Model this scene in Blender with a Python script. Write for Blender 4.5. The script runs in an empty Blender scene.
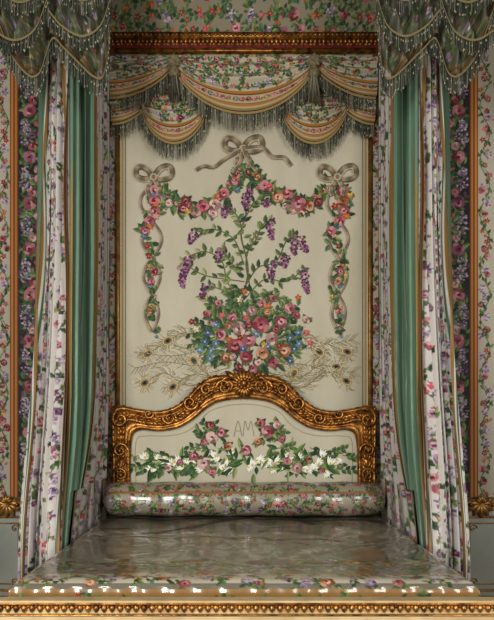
import bpy, math, random, numpy as np
from mathutils import Vector
R=random.Random(7); NR=np.random.RandomState(5)
F=708.0; CAMD=5.06; CZ=1.35; CX=244.0; HY=420.0; K=140.0
sc=bpy.context.scene
def lin(c):
    c=np.clip(np.array(c,dtype=float),0,255)/255.
    return np.where(c<=.04045,c/12.92,((c+.055)/1.055)**2.4)
def mix(a,b,t): return tuple(a[i]*(1-t)+b[i]*t for i in range(3))
def sh(c,k): return tuple(min(255,x*k) for x in c)
def jit(c,a=.12):
    k=1+R.uniform(-a,a); return tuple(min(255,x*k) for x in c)
# ---------- materials ----------
def newmat(name):
    m=bpy.data.materials.new(name); m.use_nodes=True
    nt=m.node_tree; return m,nt,nt.nodes['Principled BSDF']
def add_bump(nt,b,scale,strength,dist=.01,coat=False,stretch=(1,1,1),detail=4,dist2=0):
    tc=nt.nodes.new('ShaderNodeTexCoord'); mp=nt.nodes.new('ShaderNodeMapping'); mp.inputs['Scale'].default_value=stretch
    n=nt.nodes.new('ShaderNodeTexNoise'); n.inputs['Scale'].default_value=scale; n.inputs['Detail'].default_value=detail; n.inputs['Distortion'].default_value=dist2
    bp=nt.nodes.new('ShaderNodeBump'); bp.inputs['Strength'].default_value=strength; bp.inputs['Distance'].default_value=dist
    nt.links.new(tc.outputs['Object'],mp.inputs['Vector']); nt.links.new(mp.outputs[0],n.inputs['Vector'])
    nt.links.new(n.outputs['Fac'],bp.inputs['Height'])
    nt.links.new(bp.outputs[0],b.inputs['Coat Normal' if coat else 'Normal'])
    return n,bp
def vcmat(name,rough=.75,coat=0,bs=150,bstr=.3,dist=.002,sheen=.1,spec=.3,stretch=(1,1,1),crough=.08,detail=4,d2=0):
    m,nt,b=newmat(name)
    a=nt.nodes.new('ShaderNodeAttribute'); a.attribute_name='Col'
    nt.links.new(a.outputs['Color'],b.inputs['Base Color'])
    b.inputs['Roughness'].default_value=rough; b.inputs['Coat Weight'].default_value=coat
    b.inputs['Coat Roughness'].default_value=crough; b.inputs['Coat IOR'].default_value=1.6
    b.inputs['Sheen Weight'].default_value=sheen; b.inputs['Specular IOR Level'].default_value=spec
    add_bump(nt,b,bs,bstr,dist,coat>0,stretch,detail,d2)
    return m
def pmat(name,c1,c2=None,scale=8,rough=.6,metal=0,stretch=(1,1,1),bstr=.1,bs=40,dist=.004):
    m,nt,b=newmat(name)
    tc=nt.nodes.new('ShaderNodeTexCoord'); mp=nt.nodes.new('ShaderNodeMapping'); mp.inputs['Scale'].default_value=stretch
    n=nt.nodes.new('ShaderNodeTexNoise'); n.inputs['Scale'].default_value=scale; n.inputs['Detail'].default_value=5
    r=nt.nodes.new('ShaderNodeValToRGB'); r.color_ramp.elements[0].position=.35; r.color_ramp.elements[1].position=.65
    c2=c2 or sh(c1,.85)
    r.color_ramp.elements[0].color=(*lin(c1),1); r.color_ramp.elements[1].color=(*lin(c2),1)
    nt.links.new(tc.outputs['Object'],mp.inputs['Vector']); nt.links.new(mp.outputs[0],n.inputs['Vector'])
    nt.links.new(n.outputs['Fac'],r.inputs[0]); nt.links.new(r.outputs[0],b.inputs['Base Color'])
    b.inputs['Roughness'].default_value=rough; b.inputs['Metallic'].default_value=metal
    n2=nt.nodes.new('ShaderNodeTexNoise'); n2.inputs['Scale'].default_value=bs
    bp=nt.nodes.new('ShaderNodeBump'); bp.inputs['Strength'].default_value=bstr; bp.inputs['Distance'].default_value=dist
    nt.links.new(mp.outputs[0],n2.inputs['Vector']); nt.links.new(n2.outputs['Fac'],bp.inputs['Height']); nt.links.new(bp.outputs[0],b.inputs['Normal'])
    return m
M_cloth=vcmat('printed_silk',.6,spec=.35); M_thread=vcmat('silk_thread',.6,bs=300,bstr=.4)
M_curt=vcmat('draped_printed_silk',.45,bs=11,bstr=.6,dist=.016,spec=.5,stretch=(1,1,.22),detail=3,d2=.4)
M_fringe=vcmat('fringe_thread',.7,bs=300)
M_plastic=vcmat('plastic_covered_brocade',.38,1.0,3.6,.6,.02,0,.5,crough=.12,stretch=(1,.6,1),detail=2.5,d2=1.4)
M_plastic2=vcmat('plastic_wrapped_silk',.45,.9,7,.4,.012,0,.5,crough=.16,stretch=(.6,1,1),detail=2,d2=.6)
M_green=vcmat('green_taffeta',.38,0,13,.7,.016,.15,.6,stretch=(1,1,.16),detail=3,d2=.3)
M_gold=pmat('carved_giltwood',(196,142,72),(108,68,30),25,.36,.72,bstr=.5,bs=60)  # dark noise tone paints occlusion-like recess shade into the gilt colour
M_gold2=pmat('gilt_moulding',(192,152,84),(144,102,52),18,.4,.6,bstr=.2)
M_silk=pmat('cream_silk',(208,201,180),(197,190,168),5,.55,0,(1,1,.3),.15,200,.001)
M_wains=pmat('painted_wainscot',(186,190,180),(166,172,164),3,.5)
M_wall=pmat('wall_plaster',(150,140,122),(135,126,110),3,.8)
M_ceil=pmat('ceiling_plaster',(190,184,170),None,3,.8)
M_beige=pmat('painted_rail',(206,186,146),(184,162,122),14,.45,.1)
M_red=pmat('red_lacquer_trim',(132,42,32),(88,30,26),30,.5)
M_wood=pmat('dark_wood',(70,46,28),(50,32,20),8,.5)
# ---------- helpers ----------
def empty(name,loc=(0,0,0)):
    e=bpy.data.objects.new(name,None); sc.collection.objects.link(e); e.empty_display_size=.1; return e
def mkobj(name,me,mat,parent=None,smooth=False):
    if smooth: me.polygons.foreach_set('use_smooth',[True]*len(me.polygons))
    me.materials.append(mat); o=bpy.data.objects.new(name,me); sc.collection.objects.link(o)
    if parent: o.parent=parent
    return o
def setcol(me,cols):
    a=me.color_attributes.new('Col','FLOAT_COLOR','POINT')
    c=np.ones((len(me.vertices),4),dtype=np.float32); c[:,:3]=cols; a.data.foreach_set('color',c.ravel())
def gridobj(name,P,cols,mat,parent=None):
    nv,nu=P.shape[:2]; i=np.arange(nv*nu).reshape(nv,nu)
    q=np.stack([i[:-1,:-1],i[1:,:-1],i[1:,1:],i[:-1,1:]],-1).reshape(-1,4)
    me=bpy.data.meshes.new(name); n=len(q)
    me.vertices.add(nv*nu); me.vertices.foreach_set('co',P.reshape(-1).astype(np.float32))
    me.loops.add(4*n); me.loops.foreach_set('vertex_index',q.ravel().astype(np.int32))
    me.polygons.add(n); me.polygons.foreach_set('loop_start',np.arange(0,4*n,4,dtype=np.int32))
    me.polygons.foreach_set('loop_total',np.full(n,4,dtype=np.int32))
    me.update(calc_edges=True); 
    if cols is not None: setcol(me,cols.reshape(-1,3))
    return mkobj(name,me,mat,parent,True)
def samp(cv,nu,nv,u0=0,u1=1,v0=0,v1=1):
    h,w=cv.a.shape[:2]
    iu=np.clip((np.linspace(u0,u1,nu)%1.00001*(w-1)).round().astype(int),0,w-1)
    iv=np.clip((np.linspace(v0,v1,nv)*(h-1)).round().astype(int),0,h-1)
    return cv.a[iv][:,iu]
def UV(nu,nv): return np.meshgrid(np.linspace(0,1,nu),np.linspace(0,1,nv))
class Canvas:
    def __init__(s,w,h,res,bg):
        s.w,s.h,s.res=w,h,res; s.a=np.zeros((int(h*res),int(w*res),3)); s.a[:]=lin(bg)
        s.a*=1+NR.uniform(-.04,.04,s.a.shape[:2])[...,None]
    def rect(s,x0,y0,x1,y1,c):
        r=s.res; s.a[max(0,int(y0*r)):int(y1*r),max(0,int(x0*r)):int(x1*r)]=lin(c)
    def fill(s,S):
        H,W=s.a.shape[:2]; r=s.res
        for pts,c in S:
            p=pts*r; x0=max(0,int(p[:,0].min())); x1=min(W,int(p[:,0].max())+2); y0=max(0,int(p[:,1].min())); y1=min(H,int(p[:,1].max())+2)
            if x1<=x0 or y1<=y0: continue
            X,Y=np.meshgrid(np.arange(x0,x1)+.5,np.arange(y0,y1)+.5); ins=np.zeros(X.shape,bool)
            n=len(p); j=n-1
            for i in range(n):
                if p[i,1]!=p[j,1]:
                    ins^=((p[i,1]>Y)!=(p[j,1]>Y))&(X<(p[j,0]-p[i,0])*(Y-p[i,1])/(p[j,1]-p[i,1])+p[i,0])
                j=i
            s.a[y0:y1,x0:x1][ins]=lin(c)
class MB:
    def __init__(s): s.v=[];s.f=[];s.c=[]
    def add(s,pts,col):
        n=len(s.v); s.v+= [tuple(p) for p in pts]; s.f.append(list(range(n,n+len(pts)))); s.c+= [tuple(lin(col))]*len(pts)
    def build(s,name,mat,parent=None):
        me=bpy.data.meshes.new(name); me.from_pydata(s.v,[],s.f); setcol(me,np.array(s.c)); return mkobj(name,me,mat,parent)
class GB:
    def __init__(s): s.v=[];s.f=[]
    def grid(s,P):
        nv,nu=len(P),len(P[0]); b=len(s.v)
        for row in P: s.v+=[tuple(p) for p in row]
        for j in range(nv-1):
            for i in range(nu-1): a=b+j*nu+i; s.f.append((a,a+1,a+nu+1,a+nu))
    def tube(s,pts,rad,n=8):
        pts=[Vector(p) for p in pts]; rows=[]
        for i,p in enumerate(pts):
            t=(pts[min(i+1,len(pts)-1)]-pts[max(i-1,0)]).normalized()
            a=t.cross(Vector((0,1,0)) if abs(t.y)<.9 else Vector((1,0,0))).normalized(); c=t.cross(a)
            r=rad[i] if hasattr(rad,'__len__') else rad
            rows.append([p+(a*math.cos(k*2*math.pi/n)+c*math.sin(k*2*math.pi/n))*r for k in range(n+1)])
        s.grid(rows)
    def lathe(s,prof,o,n=14):
        s.grid([[(o[0]+r*math.cos(k*2*math.pi/n),o[1]+r*math.sin(k*2*math.pi/n),o[2]+z) for k in range(n+1)] for r,z in prof])
    def leaf(s,o,ang,L,W,H,curl=0.):
        dx,dz=math.cos(ang),math.sin(ang); rows=[]
        for i in range(7):
            t=i/6; w=W*math.sin(math.pi*(t*.92+.05))**.8; row=[]
            bx=curl*t*t*L
            for j in range(5):
                q=-1+j/2; h=H*(.3+math.sin(math.pi*min(1,t*.9+.1)))*(1-q*q*.9)*(.75 if j==2 else 1)
                row.append((o[0]+dx*L*t-dz*(w*q+bx),o[1]-h,o[2]+dz*L*t+dx*(w*q+bx)))
            rows.append(row)
        s.grid(rows)
    def ball(s,o,r,sy=1):
        s.grid([[(o[0]+r*math.sin(a)*math.cos(k*math.pi/4),o[1]+sy*r*math.sin(a)*math.sin(k*math.pi/4),o[2]+r*math.cos(a)) for k in range(9)] for a in [0,.6,1.2,1.9,2.5,math.pi]])
    def box(s,x0,x1,y0,y1,z0,z1):
        b=len(s.v); s.v+=[(x,y,z) for x in (x0,x1) for y in (y0,y1) for z in (z0,z1)]
        s.f+=[tuple(b+i for i in q) for q in ((0,1,3,2),(4,6,7,5),(0,4,5,1),(2,3,7,6),(0,2,6,4),(1,5,7,3))]
    def scroll(s,c,r,turns,a0,rad,y,sgn=1,n=26):
        pts=[];rs=[]
        for i in range(n):
            t=i/(n-1); a=a0+sgn*turns*2*math.pi*t; rr=r*(1-t)**.9+.003
            pts.append((c[0]+rr*math.cos(a),y-.012*t,c[1]+rr*math.sin(a))); rs.append(rad*(1-.55*t))
        s.tube(pts,rs,7); s.ball((pts[-1][0],y-.014,pts[-1][2]),rad*1.2)
    def build(s,name,mat,parent=None,smooth=True):
        me=bpy.data.meshes.new(name); me.from_pydata(s.v,[],s.f); return mkobj(name,me,mat,parent,smooth)
def box(name,x0,x1,y0,y1,z0,z1,mat,parent=None):
    g=GB(); g.box(x0,x1,y0,y1,z0,z1); return g.build(name,mat,parent,False)
def cr(pts,n=8):
    pts=[np.array(p,float) for p in pts]; P=[2*pts[0]-pts[1]]+pts+[2*pts[-1]-pts[-2]]; out=[]
    for i in range(1,len(P)-2):
        for k in range(n):
            t=k/n; out.append(.5*((2*P[i])+(-P[i-1]+P[i+1])*t+(2*P[i-1]-5*P[i]+4*P[i+1]-P[i+2])*t*t+(-P[i-1]+3*P[i]-3*P[i+1]+P[i+2])*t**3))
    out.append(P[-2]); return out
# ---------- embroidery motifs (design units: 140 per metre, y down) ----------
PINK=(202,88,106);RED=(162,38,52);BLUSH=(224,164,156);ORG=(202,110,56);BLUE=(88,126,160);PURP=(110,58,106);LIL=(164,130,172);MAG=(160,60,104)
GR=[(62,86,48),(88,108,60),(46,68,44),(112,122,74),(74,98,68)]
def ell(S,x,y,a,b,ang,c,n=10):
    t=np.arange(n)*2*math.pi/n; ca,sa=math.cos(ang),math.sin(ang)
    S.append((np.stack([x+a*np.cos(t)*ca-b*np.sin(t)*sa,y+a*np.cos(t)*sa+b*np.sin(t)*ca],1),c))
def leaf(S,x,y,L,w,ang,c=None):
    c=c or jit(R.choice(GR)); ca,sa=math.cos(ang),math.sin(ang)
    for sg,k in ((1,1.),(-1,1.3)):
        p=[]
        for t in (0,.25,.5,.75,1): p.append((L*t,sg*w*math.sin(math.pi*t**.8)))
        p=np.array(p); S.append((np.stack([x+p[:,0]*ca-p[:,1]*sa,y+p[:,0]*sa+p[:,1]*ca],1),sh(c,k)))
def rose(S,x,y,r,c=PINK):
    a0=R.uniform(0,6)
    for i in range(6):
        a=a0+i*math.pi/3; q=R.uniform(.44,.6); ell(S,x+q*r*math.cos(a),y+q*r*math.sin(a),r*R.uniform(.44,.56),r*.4,a+1.57+R.uniform(-.3,.3),mix(sh(c,.6),mix(c,(255,240,235),.5),R.random()))
    for i in range(5):
        a=a0+.5+i*math.pi*.4; ell(S,x+.27*r*math.cos(a),y+.27*r*math.sin(a),r*.33,r*.22,a+1.57,mix(sh(c,.66),mix(c,(255,240,235),.65),R.random()),8)
    ell(S,x,y,r*.2,r*.17,0,sh(c,.45),7)
def daisy(S,x,y,r,c,cc=(210,170,70),n=5):
    a0=R.uniform(0,6)
    for i in range(n):
        a=a0+i*2*math.pi/n; ell(S,x+.55*r*math.cos(a),y+.55*r*math.sin(a),r*.5,r*.3,a,jit(c,.18),8)
    ell(S,x,y,r*.24,r*.24,0,cc,6)
def stem(S,pts,w=.8,c=(88,96,52),n=6):
    p=cr(pts,n)
    for i in range(len(p)-1):
        d=p[i+1]-p[i]; L=np.hypot(*d)+1e-6; nn=np.array([-d[1],d[0]])/L*w/2; ex=d*.08
        S.append((np.array([p[i]+nn-ex,p[i+1]+nn+ex,p[i+1]-nn+ex,p[i]-nn-ex]),c))
def ribbon(S,pts,w,c1=(176,160,132),c2=(122,108,88),n=7):
    p=cr(pts,n)
    for i in range(len(p)-1):
        d=p[i+1]-p[i]; L=np.hypot(*d)+1e-6; nn=np.array([-d[1],d[0]])/L*w/2
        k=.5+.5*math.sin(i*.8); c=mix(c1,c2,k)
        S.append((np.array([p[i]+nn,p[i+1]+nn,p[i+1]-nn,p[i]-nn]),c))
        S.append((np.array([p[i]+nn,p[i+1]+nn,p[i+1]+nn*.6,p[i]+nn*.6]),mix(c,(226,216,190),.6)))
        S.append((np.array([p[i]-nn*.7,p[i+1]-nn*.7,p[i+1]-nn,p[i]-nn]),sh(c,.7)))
def wist(S,x,y,L,ang,w=4.5,cs=((112,56,96),(146,88,128),(86,42,76),(180,134,160))):
    ca,sa=math.cos(ang),math.sin(ang); n=int(L*2.8)
    for i in range(n):
        t=i/n; ww=w*(1-t)**.7+.6; q=R.uniform(-1,1)*ww; d=L*t+.12*L*math.sin(3*t); b=2*math.sin(2.5*t)
        ell(S,x+d*ca-(q+b)*sa,y+d*sa+(q+b)*ca,1.45,1.0,R.uniform(0,3),jit(R.choice(cs)),6)
def lilac(S,x,y,r,c=LIL):
    for i in range(int(r*4.5)):
        a=R.uniform(0,6.28); d=r*math.sqrt(R.random()); ell(S,x+d*math.cos(a)*.8,y+d*math.sin(a),1.2,1,0,mix(sh(c,.65),(225,205,225),R.random()),6)
def sprig(S,x,y,L,ang,nl=5,lw=1.6):
    pts=[(x,y)];a=ang
    for i in range(3): a+=R.uniform(-.35,.35); pts.append((pts[-1][0]+math.cos(a)*L/3,pts[-1][1]+math.sin(a)*L/3))
    stem(S,pts,.6,n=3); p=cr(pts,4)
    for i in range(nl):
        q=p[min(len(p)-1,2+int(i*(len(p)-2)/nl))]; leaf(S,q[0],q[1],lw*3.2,lw,ang+(1 if i%2 else -1)*R.uniform(.5,1))
def bow(S,x,y,s,tails=True):
    for sg in (-1,1):
        ribbon(S,[(x,y),(x+sg*6*s,y-7*s),(x+sg*13*s,y-8*s),(x+sg*14*s,y-1*s),(x+sg*7*s,y+2*s),(x,y)],5*s)
        ribbon(S,[(x,y),(x+sg*3*s,y+6*s),(x+sg*5*s,y+9*s),(x+sg*4*s,y+15*s)],3.8*s)
    ell(S,x,y,3*s,3*s,0,(196,182,152)); ell(S,x,y,1.6*s,2*s,0,(140,124,100))
def feather(S,pts,s=1):
    p=cr(pts,8)
    for i in range(3,len(p)-1):
        d=p[i+1]-p[i-1]; a=math.atan2(d[1],d[0]); L=(7+8*i/len(p))*s
        for sg in (-1,1):
            for q in (0,.5):
                b=a+sg*R.uniform(.45,.9); x,y=p[i]*(1-q)+p[i+1]*q
                stem(S,[(x,y),(x+math.cos(b)*L*.6,y+math.sin(b)*L*.6),(x+math.cos(b-sg*.3)*L,y+math.sin(b-sg*.3)*L)],.42,R.choice([(232,226,206),(172,158,120),(146,136,104),(204,196,170)]),2)
    stem(S,pts,.8,(150,132,90),4)
    x,y=p[-1]; d=p[-1]-p[-3]; a=math.atan2(d[1],d[0])
    for i in range(20):
        b=a-2.1+4.2*i/19; stem(S,[(x,y),(x+10*s*math.cos(b),y+10*s*math.sin(b))],.42,R.choice([(222,214,188),(160,146,108)]),1)
    for rr,c in ((5.4,(176,154,92)),(4.7,(218,206,164)),(4.0,(178,114,46)),(2.8,(70,120,116)),(1.8,(28,30,62))):
        ell(S,x,y,rr*s*1.15,rr*s*.8,a,c,14)
def emb(S,mp,h0,dh=4e-6):
    m=MB()
    for i,(p,c) in enumerate(S): m.add([mp(q[0],q[1],h0+i*dh) for q in p],c)
    return m
def Wm(x,y,h=0): return ((x-CX)/K,-h,CZ+(HY-y)/K)
DH=4.93; KH=F/DH
def Hm(x,y,h=0): return ((x-CX)/KH,-(CAMD-DH)-h,CZ+(HY-y)/KH)

# ---------- room shell ----------
box('floor',-3.3,3.3,-6.6,.2,-.1,0,pmat('oak_parquet',(120,84,50),(92,62,36),5,.4,0,(6,.6,1)))
box('ceiling',-3.3,3.3,-6.6,.2,5.3,5.4,M_ceil)
box('wall_back',-3.3,3.3,.012,.2,0,5.3,M_wall)
box('wall_left',-3.4,-3.3,-6.6,.2,0,5.3,M_wall)
box('wall_right',3.3,3.4,-6.6,.2,0,5.3,M_wall)
# ---------- textile patterns ----------
def floral(S,x0,x1,y0,y1,step,pal,sz=1.,nspr=2,lf=None):
    y=y0; row=0
    while y<y1:
        x=x0+(row%2)*step*.5+R.uniform(0,2); row+=1
        while x<x1:
            xx=x+R.uniform(-1.5,1.5);yy=y+R.uniform(-3,3); r=R.random()
            for k in range(nspr): sprig(S,xx,yy,R.uniform(5,9)*sz,R.uniform(0,6.28),4,1.2*sz)
            c=R.choice(pal)
            if r<.4: rose(S,xx,yy,R.uniform(2.6,4.2)*sz,c)
            elif r<.6: lilac(S,xx,yy,R.uniform(3,4)*sz,R.choice([LIL,(140,104,156)]))
            else:
                for k in range(2): daisy(S,xx+R.uniform(-4,4)*sz,yy+R.uniform(-4,4)*sz,2.*sz,R.choice(pal))
            x+=step*R.uniform(.85,1.15)
        y+=step*.9
def vine(S,xc,y0,y1,amp,per,pal,sz=1.,step=13,st=(104,108,76)):
    ph=R.uniform(0,6); fx=lambda y: xc+amp*math.sin(y*2*math.pi/per+ph)
    stem(S,[(fx(y),y) for y in np.arange(y0,y1,per/6)],.9*sz,st,3)
    y=y0; k=0
    while y<y1:
        sg=1 if math.sin(y*2*math.pi/per+ph)<0 else -1; x=fx(y)
        for q in range(3): leaf(S,fx(y+q*3),y+q*3,R.uniform(4.5,7)*sz,1.5*sz,R.choice([-1.57,1.57])+R.uniform(-.9,.9))
        bx,by=x+sg*R.uniform(3,7)*sz,y+R.uniform(-2,4)
        stem(S,[(x,y-4),(bx,by)],.6,st,3)
        r=R.random(); c=R.choice(pal)
        if r<.45: rose(S,bx,by,R.uniform(3,4.8)*sz,c)
        elif r<.75: lilac(S,bx,by,4.4*sz,R.choice([LIL,(146,108,160),(178,150,186)]))
        else: daisy(S,bx,by,3.*sz,c); daisy(S,bx-sg*3,by+5,2.3*sz,c)
        y+=step*R.uniform(.8,1.2); k+=1
def wallhang(seed):
    R.seed(seed)
    cv=Canvas(182,532,1.6,(196,189,172)); S=[]
    for xc in (12,32,50,67,130,152,174): vine(S,xc,0,532,5,54,[PINK,RED,(176,100,60),(150,60,60)],.95,10,(96,92,60))
    for i in range(120): daisy(S,R.choice([R.uniform(0,73),R.uniform(124,182)]),R.uniform(0,532),1.7,R.choice([RED,PINK,(180,120,60)]))
    cv.fill(S)
    cv.rect(74,0,82,532,(150,80,44)); cv.rect(75.5,0,77.3,532,(206,150,72)); cv.rect(79.2,0,80.8,532,(198,140,70))
    cv.rect(82,0,117,532,(54,46,48)); cv.rect(117,0,122,532,(180,134,64)); cv.rect(118.6,0,119.8,532,(120,50,34))
    S=[]
    for i in range(1300): leaf(S,R.uniform(83,114),R.uniform(0,532),R.uniform(5,9),R.uniform(1.2,2.2),R.uniform(0,6.28),jit(R.choice([(56,82,48),(78,106,62),(42,64,42),(86,62,82),(106,120,76)])))
    y=8; k=0
    while y<532:
        sg=1 if k%2 else -1; xc=99.5+sg*6
        lilac(S,99.5-sg*9,y+2,9,R.choice([(172,138,182),(152,114,166),(142,96,146)])); lilac(S,xc+sg*4,y+14,6,(182,156,188))
        for q in range(8): leaf(S,xc+R.uniform(-7,7),y+R.uniform(-5,12),9,2.3,R.uniform(0,6.28),R.choice([(82,116,60),(108,134,78),(58,88,52)]))
        rose(S,xc,y,7.5,R.choice([PINK,(190,74,100),MAG,(176,56,72)])); rose(S,99.5-sg*3,y+12,5,R.choice([PINK,RED,BLUSH]))
        y+=23; k+=1
    S=[s for s in S if s[0][:,0].min()>81.5 and s[0][:,0].max()<118]
    cv.fill(S)
    cv.rect(0,62,182,69,(150,82,44)); cv.rect(0,63.5,182,65,(206,160,80)); cv.rect(0,66.5,182,67.5,(196,140,70)); return cv
for sg,nm,seed in ((1,'left',3),(-1,'right',9)):
    cv=wallhang(seed); nu,nv=290,850; U,V=UV(nu,nv)
    X=(-64+182*U-CX)/K*sg; Z=CZ+(HY-(-35+532*V))/K
    e=empty('floral_silk_wall_hanging')
    gridobj('silk_panel',np.stack([X,np.full_like(X,-.004),Z],-1),samp(cv,nu,nv),M_cloth,e)
# ---------- wainscot ----------
for sg in (1,-1):
    e=empty('wainscot_panel'); w0,w1=sorted((sg*-3.2,sg*-.98))
    box('boards',w0,w1,-.02,.011,.0,.76,M_wains,e)
    g=GB(); g.box(w0,w1,-.05,.011,.76,.79); g.box(w0,w1,-.035,.011,.735,.76); g.box(w0,w1,-.035,.0,.0,.10)
    for xa,xb in ((-1.96,-1.56),(-1.5,-1.05),(-2.9,-2.05)):
        for ins in (0,.045):
            xs=[(xa+ins)*sg,(xb-ins)*sg]; z0,z1=.14+ins,.66-ins; r=.005 if ins else .009
            loop=[(xs[0],-.024,z0),(xs[1],-.024,z0),(xs[1],-.024,z1),(xs[0],-.024,z1),(xs[0],-.024,z0)]
            for a,b in zip(loop[:-1],loop[1:]): g.tube([a,b],r,6)
        for sx in (xa+.07,xb-.07):
            g.scroll((sx*sg,.58),.025,1.2,0,.004,-.026); g.scroll((sx*sg,.2),.025,1.2,0,.004,-.026)
    for x in (-1.68,-1.30,-2.1):
        for a in range(7): g.leaf((x*sg,-.05,.76),math.radians(-180+a*30),.1,.024,.018)
        for a in range(5): g.leaf((x*sg,-.06,.77),math.radians(20+a*35),.05,.016,.015)
        g.scroll((x*sg+.08,.755),.035,1.3,2,.01,-.05); g.scroll((x*sg-.08,.755),.035,1.3,1,.01,-.05,-1)
    for i in range(70):
        x=w0+(w1-w0)*(i+.5)/70; g.ball((x,-.05,.775),.009)
    g.build('gilt_mouldings',M_gold2,e)
# ---------- embroidered panel behind the bed ----------
R.seed(21)
pan=empty('embroidered_wall_panel')
a=Wm(118,52);b=Wm(370,560)
box('silk_ground',a[0],b[0],-.012,.011,b[2],a[2],M_silk,pan)
g=GB(); g.box(a[0]-.012,a[0]+.016,-.028,.005,b[2],a[2]); g.box(b[0]-.016,b[0]+.012,-.028,.005,b[2],a[2])
g.build('gilt_edge_mouldings',M_gold2,pan)
S=[]
for x in (122.8,365.2): stem(S,[(x,52),(x,250),(x,480)],1.6,(186,150,80),2)
for x in (125.6,362.4): stem(S,[(x,52),(x,250),(x,480)],.9,(110,126,90),2)
for pts in ([(225,372),(190,386),(165,373),(145,383)],[(228,368),(205,374),(188,376),(173,387)],[(225,365),(190,350),(165,345),(148,354)],[(226,358),(205,342),(185,333),(168,341)],[(228,372),(215,378),(202,370),(194,361)],
            [(262,372),(300,388),(325,372),(346,381)],[(262,368),(280,378),(290,384),(294,374)],[(262,365),(295,350),(320,343),(347,352)],[(262,358),(285,344),(300,336),(319,352)],[(262,372),(300,377),(318,366),(336,367)]):
    feather(S,pts,1.0)
for pts in ([(228,360),(200,352),(172,356),(134,352)],[(228,365),(196,366),(165,362),(136,368)],[(262,360),(300,350),(330,344),(352,340)],[(262,366),(300,364),(330,372),(354,372)]):
    p=cr(pts,8); stem(S,pts,.7,(150,134,96),4)
    for i in range(4,len(p)):
        for sg in (-1,1):
            d=p[i]-p[i-1]; b=math.atan2(d[1],d[0])+sg*.7; stem(S,[p[i],p[i]+np.array([math.cos(b),math.sin(b)])*8],.4,R.choice([(226,220,198),(164,150,112)]),1)
# tree
T=(104,102,66)
stem(S,[(245,345),(242,305),(248,270),(241,235),(246,214),(243,194)],1.2,T,8); stem(S,[(250,340),(252,300),(246,262),(256,232)],.9,T,8)
br=[[(244,296),(228,284),(222,262),(206,252),(190,256)],[(244,265),(234,240),(215,230),(198,232)],[(246,285),(258,268),(276,262),(286,242),(296,236)],[(245,255),(256,240),(262,226),(272,220)],[(243,234),(238,218),(228,206)],[(244,300),(264,280),(286,282),(303,270)],[(243,303),(226,292),(210,286)],[(246,217),(254,203),(264,200)],[(244,276),(232,264),(222,250)],[(244,282),(206,276),(184,264)],[(252,298),(274,296),(290,304)],[(240,306),(216,306),(204,298)]]
for p in br:
    stem(S,p,.8,T,7); q=cr(p,6)
    for i in range(2,len(q),2):
        d=q[i]-q[i-1]; an=math.atan2(d[1],d[0])
        for sg in (-1,1):
            if R.random()<.82: leaf(S,q[i][0],q[i][1],R.uniform(5,9.5),R.uniform(1.4,2.2),an+sg*R.uniform(.4,1.2),jit(R.choice([(74,94,54),(98,114,68),(122,126,86),(58,78,48)]),.2))
for y in range(198,300,8):
    leaf(S,244,y,R.uniform(6,10),1.9,R.choice([0,3.14])+R.uniform(-.9,.9))
for x,y,L,an in ((190,256,22,1.75),(183,264,24,1.5),(197,232,14,2.0),(270,220,20,1.4),(295,237,18,1.5),(300,240,14,.9),(272,262,18,1.5),(303,270,24,1.3),(247,196,15,1.5),(229,207,12,1.9),(208,286,14,1.9),(222,250,12,1.8),(286,256,12,1.6),(264,200,8,.6)):
    wist(S,x,y,L,an,4.8)
for x,y,L,an in ((247,200,13,-1.5),(228,212,8,-1.8)): wist(S,x,y,L,an,3.6)
# central bouquet
for i in range(200):
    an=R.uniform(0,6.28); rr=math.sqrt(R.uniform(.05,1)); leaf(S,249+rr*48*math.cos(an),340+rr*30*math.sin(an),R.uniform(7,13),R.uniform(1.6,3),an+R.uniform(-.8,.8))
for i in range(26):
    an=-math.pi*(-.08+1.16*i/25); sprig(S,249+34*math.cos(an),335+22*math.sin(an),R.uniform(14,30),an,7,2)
def posy(x,y,r,c):
    for k in range(3): leaf(S,x,y,r*1.5,1.9,R.uniform(0,6.28))
    rose(S,x,y,r,c)
for x,y,r,c in ((232,318,5.4,PINK),(207,314,4.2,RED),(218,304,4,PINK),(262,304,4.6,PINK),(290,309,6,PINK),(306,320,4.3,BLUSH),(272,299,4,RED),(281,322,7,PINK),(252,311,5.6,BLUSH),(239,329,7.6,BLUSH),(261,325,9,(206,70,88)),(235,346,8.6,(180,44,56)),(221,335,6,PINK),(249,341,7.6,PINK),(272,339,7.2,BLUSH),(262,353,7,ORG),(284,351,7.4,ORG),(246,357,7,(196,64,78)),(226,358,6,ORG),(273,363,6,RED),(253,369,5,PINK),(239,368,4.8,RED),(249,325,4.6,RED),(228,326,4,ORG),(267,313,4,ORG),(258,362,4,BLUSH),(233,357,4,BLUSH),(276,330,4,RED),(296,316,4,RED),(214,324,4,PINK)):
    posy(x,y,r,c)
for x,y in ((205,342),(211,351),(216,344),(290,338),(294,349),(299,344),(208,333),(216,325),(298,333),(200,350),(210,359),(290,361),(243,349),(256,334),(268,347)):
    daisy(S,x,y,4,R.choice([BLUE,(108,146,176),(76,106,152)]),(230,210,120))
for x,y in ((240,300),(306,333),(196,330),(268,306),(222,316),(310,343),(192,322),(244,292),(298,298),(246,318),(229,340),(264,345),(240,338),(279,346)): daisy(S,x,y,3.3,R.choice([(226,206,186),ORG,PINK,RED,(206,170,90)]))
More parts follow.
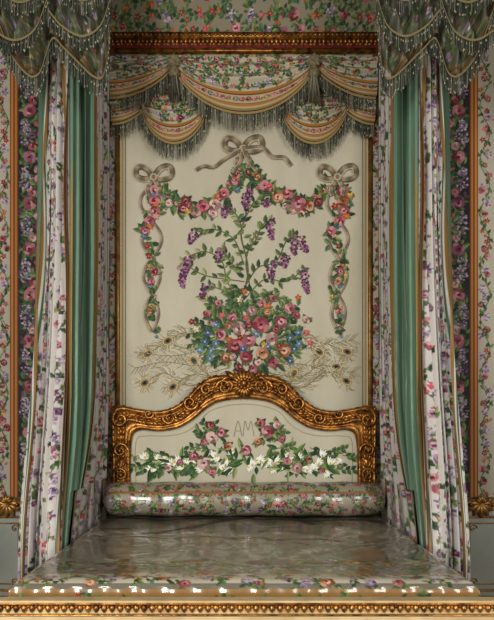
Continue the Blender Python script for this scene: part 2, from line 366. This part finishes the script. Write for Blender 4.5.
def garland(path,r0,pal):
    p=cr(path,6)
    for q in p:
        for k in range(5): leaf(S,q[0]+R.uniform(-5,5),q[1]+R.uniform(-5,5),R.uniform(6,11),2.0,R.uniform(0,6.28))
    for i,q in enumerate(p):
        t=i/(len(p)-1); r=r0*(.5+.6*math.sin(math.pi*t))
        if i%4==0: rose(S,q[0]+R.uniform(-3,3),q[1]+R.uniform(-4,4),r,R.choice(pal))
        elif i%2==0: daisy(S,q[0]+R.uniform(-6,6),q[1]+R.uniform(-7,7),r*.6,R.choice([BLUE,ORG,BLUSH,PINK,(200,160,80)])); rose(S,q[0]+R.uniform(-4,4),q[1]+R.uniform(-6,6),r*.5,R.choice(pal))
garland([(160,190),(175,205),(198,210),(220,200),(236,184),(240,174)],5.8,[PINK,RED,BLUSH,(200,70,88)])
garland([(250,170),(260,184),(278,197),(300,208),(318,200),(330,188)],6.0,[PINK,RED,BLUSH,ORG])
for x,y,r,c in ((298,205,8.5,PINK),(288,195,6.2,(186,50,66)),(309,207,5.5,ORG),(203,207,6.8,(200,62,84)),(213,214,5.5,BLUSH),(186,202,5.5,RED)): posy(x,y,r,c)
# ribbon columns
for x0,sgn in ((152,1),(338,-1)):
    for ph in (0,math.pi):
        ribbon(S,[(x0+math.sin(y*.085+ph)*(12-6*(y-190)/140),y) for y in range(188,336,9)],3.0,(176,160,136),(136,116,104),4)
    y=192
    while y<334:
        k=1-(y-192)/210; x=x0+math.sin(y*.1)*6*k+R.uniform(-3,3)
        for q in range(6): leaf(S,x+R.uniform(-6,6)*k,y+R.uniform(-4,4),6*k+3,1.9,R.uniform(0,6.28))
        big=(y<240) or (265<y<285) or (305<y<318)
        if big: rose(S,x,y,5.8*k+.8,R.choice([PINK,RED,ORG,(204,62,84)]))
        daisy(S,x+R.uniform(-9,9)*k,y+5,3.*k+.8,R.choice([BLUE,ORG,BLUSH,(200,164,84),RED]))
        y+=10
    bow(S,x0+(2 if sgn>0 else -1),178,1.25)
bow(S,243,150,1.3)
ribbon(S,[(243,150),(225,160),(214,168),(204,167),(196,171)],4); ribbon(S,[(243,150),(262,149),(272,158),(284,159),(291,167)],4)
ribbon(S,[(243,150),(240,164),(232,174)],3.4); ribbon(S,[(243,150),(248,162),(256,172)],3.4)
emb(S,Wm,.014,1.6e-6).build('embroidery',M_thread,pan)
# ---------- headboard ----------
R.seed(5)
hb=empty('carved_gilt_headboard')
outer=[(113,492),(113,460),(112,430),(112,412),(120,406),(138,409),(157,411),(174,407),(188,397),(199,385),(212,377),(228,375),(244,372)]
inner=[(131,492),(131,460),(132,442),(135,433),(143,430),(153,431),(164,431),(179,428),(193,420),(205,410),(217,403),(231,400),(244,399)]
O=cr(outer,8); I=cr(inner,8)
O=O+[np.array((488-p[0],p[1])) for p in O[-2::-1]]; I=I+[np.array((488-p[0],p[1])) for p in I[-2::-1]]
prof=[(-.02,-.03),(0,.0),(.04,.022),(.12,.026),(.2,.016),(.27,.006),(.4,.018),(.52,.024),(.64,.017),(.74,.006),(.82,.012),(.9,.018),(.97,.012),(1.0,-.02)]
g=GB(); rows=[]
for o,i in zip(O,I):
    rows.append([Hm(*(o*(1-s)+i*s),h+.03) for s,h in prof])
g.grid(rows)
C=[(o+i)/2 for o,i in zip(O,I)]
n=len(O)
for k in range(2,n-2,2):
    c=C[k]; d=C[k+1]-C[k-1]; an=math.atan2(-d[1],d[0]); p=Hm(c[0],c[1],.035); flip=1 if k<n/2 else -1
    if flip<0: an+=math.pi
    for sg in (-1,1): g.leaf(p,an+sg*.75,.066,.014,.028,-sg*.3)
    if k%4==0: g.leaf(p,an,.07,.013,.034)
for k in range(0,n):
    g.ball(Hm(*(I[k]*.92+O[k]*.08),.045),.0065); 
    if k%2: g.ball(Hm(*(I[k]*.16+O[k]*.84),.054),.0075)
for sg in (1,-1):
    fx=lambda x: 244+sg*(x-244)
    for (x,y,r,t,a0,rad,s) in ((122,419,.055,1.4,2.2,.014,1),(150,414,.03,1.3,0,.011,-1),(170,418,.04,1.5,3,.012,1),(191,403,.05,1.5,0,.013,-1),(207,390,.04,1.3,1,.012,1),(224,388,.05,1.5,3,.013,-1),(122,450,.05,1.5,0,.012,1),(122,474,.045,1.5,3,.012,-1)):
        p=Hm(fx(x),y); g.scroll((p[0],p[2]),r,t,a0 if sg>0 else math.pi-a0,rad,-.195,s*sg)
    # acanthus running along the crest rail, hugging the moulding
    for k in range(26,100,3):
        if k>=len(O)//2: break
        o=O[k]; d=O[k+1]-O[k-1]; an=math.atan2(-d[1],d[0]); p=Hm(fx(o[0]),o[1]+3,.02)
        aa=an+.42; aa=aa if sg>0 else math.pi-aa
        g.leaf(p,aa,.05,.014,.022)
c=Hm(244,384,.05)
for i in range(13):
    an=math.radians(-20+i*220/12); g.leaf((c[0],c[1],c[2]-.01),an,.115,.017,.03)
for i in range(7): g.leaf((c[0],c[1]-.012,c[2]-.02),math.radians(200+i*140/6),.085,.015,.025)
for i in range(9):
    an=i*2*math.pi/9; g.ball((c[0]+.035*math.cos(an),c[1]-.035,c[2]+.03*math.sin(an)),.015)
g.ball((c[0],c[1]-.04,c[2]),.028)
for sg in (1,-1):
    g.scroll((c[0]+sg*.11,c[2]-.01),.05,1.5,math.pi/2,.014,c[1]-.01,-sg); g.leaf((c[0]+sg*.06,c[1],c[2]+.03),math.radians(90-sg*50),.09,.02,.03)
g.build('carved_frame',M_gold,hb)
fp=[Hm(p[0]+(-3 if p[0]<244 else 3),p[1]-3,.0) for p in I]; 
g=GB(); g.v=[tuple(f) for f in fp]; g.f=[list(range(len(fp)))]
g.build('silk_field',M_silk,hb,False)
box('back_board',Hm(116,0)[0],Hm(372,0)[0],-.115,-.03,.2,Hm(0,434)[2],M_wood,hb)
S=[]
stem(S,[(136,484),(136,442),(146,436),(165,436),(183,433),(198,424),(212,410),(244,404),(276,410),(290,424),(305,433),(323,436),(342,436),(352,442),(352,484)],.6,(164,154,124),6)
for pts in ([(234,436),(238,421),(242,436)],[(236,431),(241,431)],[(243,436),(245,421),(248,430),(251,421),(254,436)]):
    stem(S,pts,.7,(158,150,128),5)
def hbleafs(nn):
    for i in range(nn):
        x=R.uniform(-1,1); y=459+R.gauss(0,8)*(1-.45*abs(x))-2*(1-abs(x)) +6*abs(x); leaf(S,241+x*96,min(479,y),R.uniform(8,15),R.uniform(1.4,2.6),R.uniform(0,6.28),jit(R.choice([(60,90,48),(92,118,62),(46,72,42),(124,136,88)])))
hbleafs(150)
for sg in (-1,1):
    for i in range(12): sprig(S,241+sg*(30+i*6.5),459+R.uniform(-13,12),R.uniform(14,24),(0 if sg>0 else math.pi)+R.uniform(-.7,.7),7,2)
    for i in range(8): sprig(S,241+sg*(26+i*1.5),440+R.uniform(-6,4),R.uniform(12,18),-math.pi/2+R.uniform(-1.1,1.1),6,1.9)
for sg in (-1,1):
    for k in range(24):
        x=241+sg*(6+k*3.9); y=459+R.uniform(-9,11)*(1-.3*k/22)+k*.2; an=(0 if sg>0 else math.pi)+R.uniform(-1.3,1.3)
        for d in (-.5,-.2,.15,.5): leaf(S,x,y,R.uniform(6,10),1.6,an+d,jit((218,214,196),.08))
        leaf(S,x,y,4,1.2,an,(190,182,110))
hbleafs(28)
for x,y,r,c in ((212,437,7,BLUSH),(222,432,5,PINK),(210,425,4.5,RED),(268,431,7,PINK),(261,423,4.5,RED),(277,425,4.5,BLUSH),(204,463,7.5,BLUSH),(194,456,5,PINK),(212,472,4.5,RED),(297,468,6.5,BLUSH),(287,461,4.5,PINK),(228,446,4.5,ORG),(246,450,5.5,PINK),(258,442,4.5,ORG),(282,439,4,RED),(204,442,4,PINK),(168,468,4,BLUSH),(322,470,3.5,PINK),(180,462,3.5,PINK),(308,460,3.5,RED)):
    posy(x,y,r,c)
emb(S,Hm,.004,2.2e-6).build('field_embroidery',M_thread,hb)
# ---------- swag valance on back wall ----------
R.seed(11)
val=empty('swag_valance')
FC=((98,100,88),(56,58,52),(146,144,126),(80,84,72))
def zat(px,py,yd):
    D=CAMD+yd; k=F/D; return ((px-CX)/k,yd,CZ+(HY-py)/k)
def fringe(m,pts,yd,L,cols=FC,sp=.7,top=(166,142,92)):
    p=[np.array(q,float) for q in pts]
    for i in range(len(p)-1):
        d=p[i+1]-p[i]; seg=np.hypot(*d)
        n=max(1,int(seg/sp))
        for j in range(n):
            q=p[i]+d*(j+R.random()*.5)/n; l=L*R.uniform(.8,1.1); c=jit(R.choice(cols),.15); y0=yd-R.uniform(0,.02); w=sp*.5
            dx=R.uniform(-.5,.5)
            m.add([zat(q[0]-w,q[1]-1,y0),zat(q[0]+w,q[1]-1,y0),zat(q[0]+w*.6+dx,q[1]+l,y0),zat(q[0]-w*.6+dx,q[1]+l,y0)],c)
            if j%2==0:
                cc=jit(R.choice(((158,154,132),(96,94,80),(168,162,136))))
                z=q[1]+l*R.choice((.35,.9)); m.add([zat(q[0]-w*1.5,z,y0-.006),zat(q[0],z-1.3,y0-.006),zat(q[0]+w*1.5,z,y0-.006),zat(q[0],z+1.6,y0-.006)],cc)
        ex=d*.02; nn=np.array([0,1.2])
        m.add([zat(*(p[i]-nn-ex),yd-.022),zat(*(p[i+1]-nn+ex),yd-.022),zat(*(p[i+1]+nn+ex),yd-.022),zat(*(p[i]+nn-ex),yd-.022)],top)
def swag(name,x0,x1,yt,sag,yb,yd,parent,half=None,pw=.75,bg=(192,185,164)):
    w=abs(x1-x0); cv=Canvas(w*1.2,70,2,bg); S=[]
    floral(S,3,w*1.2-3,4,46,13,[PINK,RED,ORG,(150,50,60)],sz=1.2,nspr=3); cv.fill(S)
    cv.rect(0,47,w*1.2,67,(186,170,132)); cv.rect(0,48,w*1.2,51.2,(176,122,54)); cv.rect(0,62,w*1.2,65,(176,122,54)); cv.rect(0,51.2,w*1.2,52,(100,44,36)); cv.rect(0,61.2,w*1.2,62,(100,44,36))
    S=[]; x=2
    while x<w*1.2: rose(S,x,56.2,3.5,R.choice([(186,130,66),(170,60,58),(86,104,110),PINK])); leaf(S,x+3,57,4.5,1.5,0,(76,90,50)); leaf(S,x+4,54.5,4,1.3,.4,(76,90,54)); x+=7.5
    cv.fill(S); cv.rect(0,67,w*1.2,70,(150,124,80))
    nu,nv=int(w*2.2),120; U,V=UV(nu,nv)
    arch=(4*U*(1-U))**pw
    if half==1: arch=np.cos((U)*math.pi/2)**pw
    if half==2: arch=np.sin((U)*math.pi/2)**pw
    T_=yt+sag*arch*.3; B=yt+6+(yb-yt-6)*arch
    PX=x0+(x1-x0)*U; PY=T_*(1-V)+B*V
    dep=.02+.035*np.sin(V*math.pi*.9)*(.3+arch)+.016*np.cos(V*math.pi*2*4.2+U*2)*arch*np.clip((.8-V)*5,0,1)
    D=CAMD+yd; X=(PX-CX)*D/F; Z=CZ+(HY-PY)*D/F
    gridobj(name,np.stack([X,yd-dep,Z],-1),samp(cv,nu,nv),M_cloth,parent)
    return [(PX[-1,i],PY[-1,i]) for i in range(0,nu,max(1,nu//40))]+[(PX[-1,-1],PY[-1,-1])]
cv=Canvas(254,60,1.8,(172,164,142)); S=[]; floral(S,4,250,4,58,13,[PINK,RED,ORG,BLUSH],sz=1.25,nspr=3); cv.fill(S)
U,V=UV(420,100); X=(116+256*U-CX)/K; Z=CZ+(HY-(50+52*V))/K
gridobj('brocade_ground',np.stack([X,np.full_like(X,-.03),Z],-1),samp(cv,420,100),M_cloth,val)
m=MB()
for nm,args in (('lower_lobe_a',(140,208,96,0,143,-.05)),('lower_lobe_b',(280,348,96,0,143,-.05))):
    b=swag(nm,*args,val,pw=.6); fringe(m,b,-.075,16)
b=swag('side_lobe_a',112,150,92,0,124,-.045,val,half=1,pw=.6); fringe(m,b,-.07,14)
b=swag('side_lobe_b',338,374,92,0,124,-.045,val,half=2,pw=.6); fringe(m,b,-.07,14)
b=swag('center_swag',172,316,56,10,113,-.09,val,pw=.7); fringe(m,b,-.12,17)
b=swag('side_swag_a',110,176,56,8,98,-.085,val,half=1,pw=.7); fringe(m,b,-.11,16)
b=swag('side_swag_b',312,376,56,8,98,-.085,val,half=2,pw=.7); fringe(m,b,-.11,16)
for x in (174,314):
    for i in range(70):
        an=R.uniform(-1,1); l=R.uniform(22,32)
        m.add([zat(x+an*2-.5,72,-.17),zat(x+an*2+.5,72,-.17),zat(x+an*6+.5,72+l,-.17-R.uniform(0,.03)),zat(x+an*6-.5,72+l,-.17)],jit(R.choice(((110,106,88),(76,76,64),(150,142,118)))))
m.build('fringes',M_fringe,val)
g=GB()
for x in (174,314):
    p=zat(x,70,-.16)
    g.lathe([(0,.09),(.02,.085),(.034,.06),(.03,.03),(.02,.02),(.036,.0),(.04,-.03),(.026,-.05)],p)
    for a_ in range(8): g.leaf((p[0],p[1]-.02,p[2]+.06),a_*math.pi/4,.05,.015,.015)
g.build('tassel_heads',pmat('tassel_silk',(150,138,106),(108,98,74),60,.7),val)
# ---------- tester / canopy ----------
te=empty('bed_canopy_tester')
R.seed(31)
z0=Wm(0,55)[2]; z1=Wm(0,38)[2]
xa=Wm(108,0)[0]; xb=-xa
g=GB(); g.box(xa,xb,-.09,-.0,z0+.078,z0+.118); g.box(xa,xb,-.07,.0,z0-.01,z0+.014)
for i in range(64):
    x=xa+(xb-xa)*(i+.5)/64; g.leaf((x,-.08,z0+.075),-math.pi/2,.035,.013,.012); g.ball((x,-.09,z0+.098),.011)
g.build('gilt_cornice',M_gold,te)
box('red_frieze',xa,xb,-.06,0,z0+.014,z0+.078,M_red,te)
g=GB()
for i in range(30):
    x=xa+(xb-xa)*(i+.5)/30; g.leaf((x,-.06,z0+.046),0,.026,.009,.01); g.leaf((x,-.06,z0+.046),math.pi,.026,.009,.01)
g.build('frieze_ornament',M_gold2,te)
cv=Canvas(270,120,1.8,(156,147,126)); S=[]; floral(S,4,266,4,116,16,[PINK,RED,ORG,(150,50,60)],sz=1.5,nspr=3); cv.fill(S)
S=[]
for xx in (45,135,225): stem(S,[(xx-40,120),(xx-34,70),(xx,40),(xx+34,70),(xx+40,120)],3,(150,110,52)); stem(S,[(xx-36,120),(xx-30,74),(xx,46),(xx+30,74),(xx+36,120)],1.4,(120,44,36))
cv.fill(S)
U,V=UV(450,200); X=xa+(xb-xa)*U; Z=z1-.01+.62*np.sin(V*math.pi/2); Y=-.05-.75*(1-np.cos(V*math.pi/2))
gridobj('floral_cove_lining',np.stack([X,Y,Z],-1),samp(cv,450,200),M_cloth,te)
g=GB(); g.box(-1.4,1.4,-1.1,0.0,4.72,4.8); g.box(-1.4,1.4,-1.1,-1.05,4.55,4.72); g.box(-1.4,-1.35,-1.05,0,4.55,4.72); g.box(1.35,1.4,-1.05,0,4.55,4.72)
g.build('tester_frame',M_gold2,te)
cont=[(-24,-60),(-14,-20),(-4,14),(6,42),(16,62),(30,76),(40,72),(46,54),(53,38),(64,48),(78,62),(93,76),(103,76),(108,50),(111,0),(116,-60),(160,-70),(244,-75)]
for sg in (1,-1):
    p=cr(cont,12); p=np.array(p); nu=len(p); nv=130
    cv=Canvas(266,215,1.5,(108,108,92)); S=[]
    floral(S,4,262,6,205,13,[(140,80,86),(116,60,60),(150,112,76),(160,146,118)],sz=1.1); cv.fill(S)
    V=np.linspace(0,1,nv)[:,None]; PX=p[None,:,0]+0*V; PY=-115*(1-V)+p[None,:,1]*V
    fold=.04*np.cos(PX*.36+PY*.06)*(.3+V)+.02*np.sin(PY*.2+PX*.2)+.01*np.sin(PX*.9-PY*.1)
    yd=-.95+fold; D=CAMD-.95
    X=(PX-CX)/F*D*sg; Z=CZ+(HY-PY)/F*D
    cc=samp(cv,nu,nv)
    d_=(p[None,:,1]-PY); cc=np.where(((d_<9)&(d_>2))[...,None],lin((130,114,78)),cc); cc=np.where(((d_<6)&(d_>4.5))[...,None],lin((120,56,50)),cc)
    gridobj('corner_lambrequin',np.stack([X,yd,Z],-1),cc,M_cloth,te)
    m=MB(); cols=((84,88,76),(48,54,48),(120,120,104),(62,72,62))
    mir=lambda L:[(q[0] if sg>0 else 488-q[0],q[1]) for q in L if q[1]>-72]
    fringe(m,mir(p),-1.01,20,cols=cols,sp=.85,top=(136,120,84))
    for pts in ([(-30,8),(-6,30),(14,40),(34,30),(46,2),(50,-12)],[(48,10),(62,26),(82,36),(100,26),(110,0)],[(-20,-30),(0,-8),(20,2),(40,-8),(52,-30)],[(52,-30),(66,-8),(84,0),(100,-10),(112,-36)]):
        fringe(m,mir([tuple(q) for q in cr(pts,8)]),-1.05,15,cols=cols,sp=.85,top=(138,124,90))
    m.build('corner_fringe',M_fringe,te)
# ---------- curtains ----------
def curtain_canvas(seed,bg=(200,195,188),pal=(PINK,LIL,(176,100,132)),edge=True,dens=11,w=90):
    R.seed(seed); cv=Canvas(w,620,1.5,bg); S=[]
    xc=14
    while xc<w-6: vine(S,xc,-5,625,5,56,list(pal)+[PURP],1.0,dens); xc+=17
    for i in range(150): daisy(S,R.uniform(8,w-8),R.uniform(0,620),1.5,R.choice([LIL,PURP,PINK,(150,140,110)]))
    cv.fill(S)
    if edge:
        cv.rect(0,0,5,620,(162,120,60)); cv.rect(1.6,0,3,620,(104,46,38)); cv.rect(5,0,7,620,(84,106,80))
        cv.rect(w-4,0,w,620,(150,118,66)); cv.rect(w-7,0,w-5,620,(86,112,84))
    return cv
def sm(a,k):
    pad=np.pad(a,(k,k),'edge'); return np.convolve(pad,np.ones(2*k+1)/(2*k+1),'valid')
def curtain(name,keys,npl,amp,cv,mat,parent,sg,ph=0,nu=190,nv=600):
    U,V=UV(nu,nv); Zt,Zb=4.5,.03; z=Zt+(Zb-Zt)*np.linspace(0,1,nv)
    ks=sorted(keys,key=lambda k:k[0]); zs=[k[0] for k in ks]
    def px(p): return ((p[0]-CX)*(CAMD+p[1])/F,p[1])
    A=[px(k[1]) for k in ks]; B=[px(k[2]) for k in ks]
    ax=sm(np.interp(z,zs,[a[0] for a in A]),35)[:,None]; ay=sm(np.interp(z,zs,[a[1] for a in A]),35)[:,None]
    bx=sm(np.interp(z,zs,[a[0] for a in B]),35)[:,None]; by=sm(np.interp(z,zs,[a[1] for a in B]),35)[:,None]
    dx,dy=bx-ax,by-ay; L=np.sqrt(dx**2+dy**2)+1e-6; nx,ny=-dy/L,dx/L
    w=2*math.pi*npl*(U+.05*np.sin(7*U+ph))+ph+.8*np.sin(V*5+ph)+.35*np.sin(V*13+U*5)
    off=amp*(.75+.6*V)*(np.sin(w)+.4*np.sin(2.3*w+V*4+1)+.18*np.sin(5.1*w+V*9))
    al=amp*.5*np.sin(2*w)
    X=ax+dx*U+nx*off+dx/L*al; Y=ay+dy*U+ny*off+dy/L*al
    X=np.where((np.abs(X)<.966)&(z[:,None]<.95),-.966,X)
    X=np.minimum(X,-.935)
    X=X*sg; Y=np.minimum(Y,-.03); Z=np.broadcast_to(z[:,None],X.shape)
    if cv is not None: cc=samp(cv,nu,nv)
    else:
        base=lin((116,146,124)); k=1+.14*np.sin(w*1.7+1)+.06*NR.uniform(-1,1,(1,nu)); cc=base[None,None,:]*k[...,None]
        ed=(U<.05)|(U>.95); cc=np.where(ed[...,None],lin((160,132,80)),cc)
    return gridobj(name,np.stack([X,Y,Z],-1),cc,mat,parent)
for sg,sd in ((1,41),(-1,57)):
    e=empty('bed_curtain')
    c1=curtain_canvas(sd); c2=curtain_canvas(sd+3,(208,203,198),(LIL,(160,92,130),PINK),dens=12,w=130)
    curtain('inner_print_fall',[(4.5,(111,-.12),(93,-.5)),(2.4,(110,-.12),(90,-.5)),(1.3,(107,-.14),(86,-.6)),(.75,(103,-.22),(70,-1.12)),(.03,(103,-.27),(66,-1.2))],4,.026,c1,M_curt,e,sg)
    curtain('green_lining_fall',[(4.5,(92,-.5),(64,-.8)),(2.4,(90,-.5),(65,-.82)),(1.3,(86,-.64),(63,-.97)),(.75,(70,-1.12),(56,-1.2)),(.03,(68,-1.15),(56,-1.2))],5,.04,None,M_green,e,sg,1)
    curtain('outer_print_fall',[(4.5,(68,-.8),(52,-.62)),(2.4,(68,-.86),(48,-.7)),(1.6,(66,-.97),(40,-.8)),(.75,(58,-1.3),(24,-1.2)),(.03,(56,-1.3),(24,-1.2))],4,.032,c2,M_curt,e,sg,2,nu=240)
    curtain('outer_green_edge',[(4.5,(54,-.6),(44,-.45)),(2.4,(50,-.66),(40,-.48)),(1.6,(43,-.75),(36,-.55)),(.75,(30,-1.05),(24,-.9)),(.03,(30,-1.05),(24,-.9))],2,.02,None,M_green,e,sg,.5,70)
# ---------- bed ----------
R.seed(77)
bed=empty('canopy_bed')
W2=.955; top=.70; yb_,yf=-.16,-2.2; r=.06; drop=.36
cvw,cvh=300,340; cv=Canvas(cvw,cvh,1.5,(126,121,108)); S=[]
for i in range(70):
    x,y=R.uniform(20,280),R.uniform(0,240); c=jit((136,131,116),.05)
    for k in range(5): leaf(S,x,y,10,2.6,k*1.256+R.random(),c)
floral(S,16,284,234,262,12,[(150,84,64),(170,116,60),(120,64,56),(150,120,70)],sz=1.2,nspr=3); cv.fill(S)
cv.rect(0,270,cvw,286,(200,193,174))
S=[]; floral(S,2,298,274,285,10,[RED,ORG,PURP,(170,120,60)],sz=.9); cv.fill(S); cv.rect(0,266,cvw,269.5,(160,122,66)); cv.rect(0,290,cvw,294,(160,122,66))
cv.rect(0,296,cvw,340,(184,176,154))
S=[]; floral(S,2,298,300,338,12,[RED,PINK,ORG,(170,120,60)],nspr=3); floral(S,0,12,0,340,12,[RED,PINK,ORG]); floral(S,288,300,0,340,12,[RED,PINK,ORG]); cv.fill(S)
nu,nv=440,480; U,V=UV(nu,nv)
tot=W2+drop; s=(U*2-1)*tot
def wrap(s,e):
    a=np.abs(s); flat=e-r; arc=r*math.pi/2
    t=np.clip((a-flat)/r,0,math.pi/2)
    h=np.where(a<flat,a,np.where(a<flat+arc,flat+r*np.sin(t),e)); d=np.where(a<flat,0,np.where(a<flat+arc,r*(1-np.cos(t)),r+(a-flat-arc)))
    return h*np.sign(s),d
X,dX=wrap(s,W2); Lb=(yb_-yf)
tv=V*(Lb+drop); Yh,dY=wrap(tv,Lb); Y=yb_-Yh
def tri(a): return np.abs((a/math.pi)%2-1)
wr=.005*np.sin(X*5+Y*3)*np.sin(Y*4-X*2)-.007*np.exp(-((tri(X*3.3+Y*.5+.4)-.5)*14)**2)-.006*np.exp(-((tri(Y*4.3+X*.25)-.5)*14)**2)-.005*np.exp(-((tri(X*2.1-Y*1.9+1)-.5)*18)**2)+.0015*np.sin(X*19+Y*11+np.sin(X*6))
wr2=.003*np.sin(s*55+np.sin(V*20)*2)
ins=(np.clip((.02-dY)/.02,0,1))*np.clip((.02-dX)/.02,0,1)
Z=top-np.maximum(dX,dY)+wr*ins
Y=Y-wr2*(dY>.03)
gridobj('plastic_covered_coverlet',np.stack([X,Y,Z],-1),samp(cv,nu,nv),M_plastic,bed)
box('bed_base',-.93,.93,-2.17,-.18,.12,.6,M_wood,bed)
g=GB()
for x in (-.85,.85):
    for y in (-.25,-2.1): g.lathe([(.0,.13),(.05,.13),(.055,.1),(.03,.08),(.045,.05),(.03,.0),(0,0)],(x,y,0))
g.box(-.94,.94,-2.185,-2.17,.14,.34)
g.build('gilt_legs',M_gold,bed)
# bolster
bo=empty('bolster_pillow')
cv=Canvas(290,110,1.8,(162,154,134)); S=[]; floral(S,2,288,2,108,11,[RED,PINK,(170,90,70),PURP,(120,60,70)],sz=1.1,nspr=2); cv.fill(S)
for y in (12,62,90): cv.rect(0,y,290,y+2.4,(150,110,58))
nu,nv=460,130; U,V=UV(nu,nv); th=V*2*math.pi
rr=.112*np.clip(1-np.abs(U*2-1)**26,.0,1)**.5+.0012*np.sin(U*90+2*np.sin(th))+.003*np.sin(U*31+th*2)
X=(U*2-1)*.94; Y=-.32+rr*np.sin(th)*1.15; Z=top+.122+rr*np.cos(th)
gridobj('plastic_wrapped_bolster',np.stack([X,Y,Z],-1),samp(cv,nu,nv),M_plastic2,bo)
# ---------- balustrade ----------
bal=empty('gilt_balustrade')
ztop=.782
g=GB(); g.box(-2.4,2.4,-2.835,-2.785,ztop-.008,ztop); g.box(-2.4,2.4,-2.82,-2.79,ztop-.045,ztop-.008); g.box(-2.4,2.4,-2.842,-2.78,ztop-.12,ztop-.044); g.box(-2.4,2.4,-2.86,-2.72,0,.1)
g.build('painted_rail',M_beige,bal,False)
g=GB(); N=190
for i in range(N):
    x=-2.4+4.8*(i+.5)/N
    g.leaf((x,-2.822,ztop-.04),math.pi/2,.03,.010,.012); g.ball((x+.0126,-2.824,ztop-.022),.0045)
g.tube([(-2.4,-2.835,ztop-.01),(2.4,-2.835,ztop-.01)],.0035,8)
g.tube([(-2.4,-2.842,ztop-.044),(2.4,-2.842,ztop-.044)],.0035,8)
pr=[(.0,0),(.045,0),(.045,.03),(.025,.04),(.02,.07),(.045,.16),(.05,.22),(.035,.3),(.018,.42),(.03,.45),(.03,.48),(.045,.5),(.045,.565)]
for i in range(24): g.lathe(pr,(-2.3+i*.2,-2.79,.1),12)
g.build('gilt_ornament_and_balusters',M_gold,bal)
# ---------- camera ----------
cam=bpy.data.cameras.new('camera'); co=bpy.data.objects.new('camera',cam); sc.collection.objects.link(co)
co.location=(0,-CAMD,CZ); co.rotation_euler=(math.pi/2,0,0); cam.sensor_width=36; cam.lens=F/620*36
cam.shift_y=110/620; cam.shift_x=3/620; cam.clip_start=.05; sc.camera=co
# ---------- light ----------
def area(name,loc,tgt,size,sy,pw,col):
    l=bpy.data.lights.new(name,'AREA'); l.shape='RECTANGLE'; l.size=size; l.size_y=sy; l.energy=pw; l.color=col
    o=bpy.data.objects.new(name,l); sc.collection.objects.link(o); o.location=loc
    o.rotation_euler=(Vector(tgt)-Vector(loc)).to_track_quat('-Z','Y').to_euler(); return o
area('window_light_left',(-1.7,-6.3,2.3),(0,0,1.6),1.1,2.6,195,(1,.985,.94))
area('window_light_right',(2.3,-6.3,2.3),(0,0,1.6),1.1,2.6,110,(1,.985,.95))
w=bpy.data.worlds.new('daylight'); sc.world=w; w.use_nodes=True
w.node_tree.nodes['Background'].inputs[0].default_value=(.84,.88,.9,1); w.node_tree.nodes['Background'].inputs[1].default_value=.22
sc.view_settings.view_transform='Standard'
sc.view_settings.gamma=.86
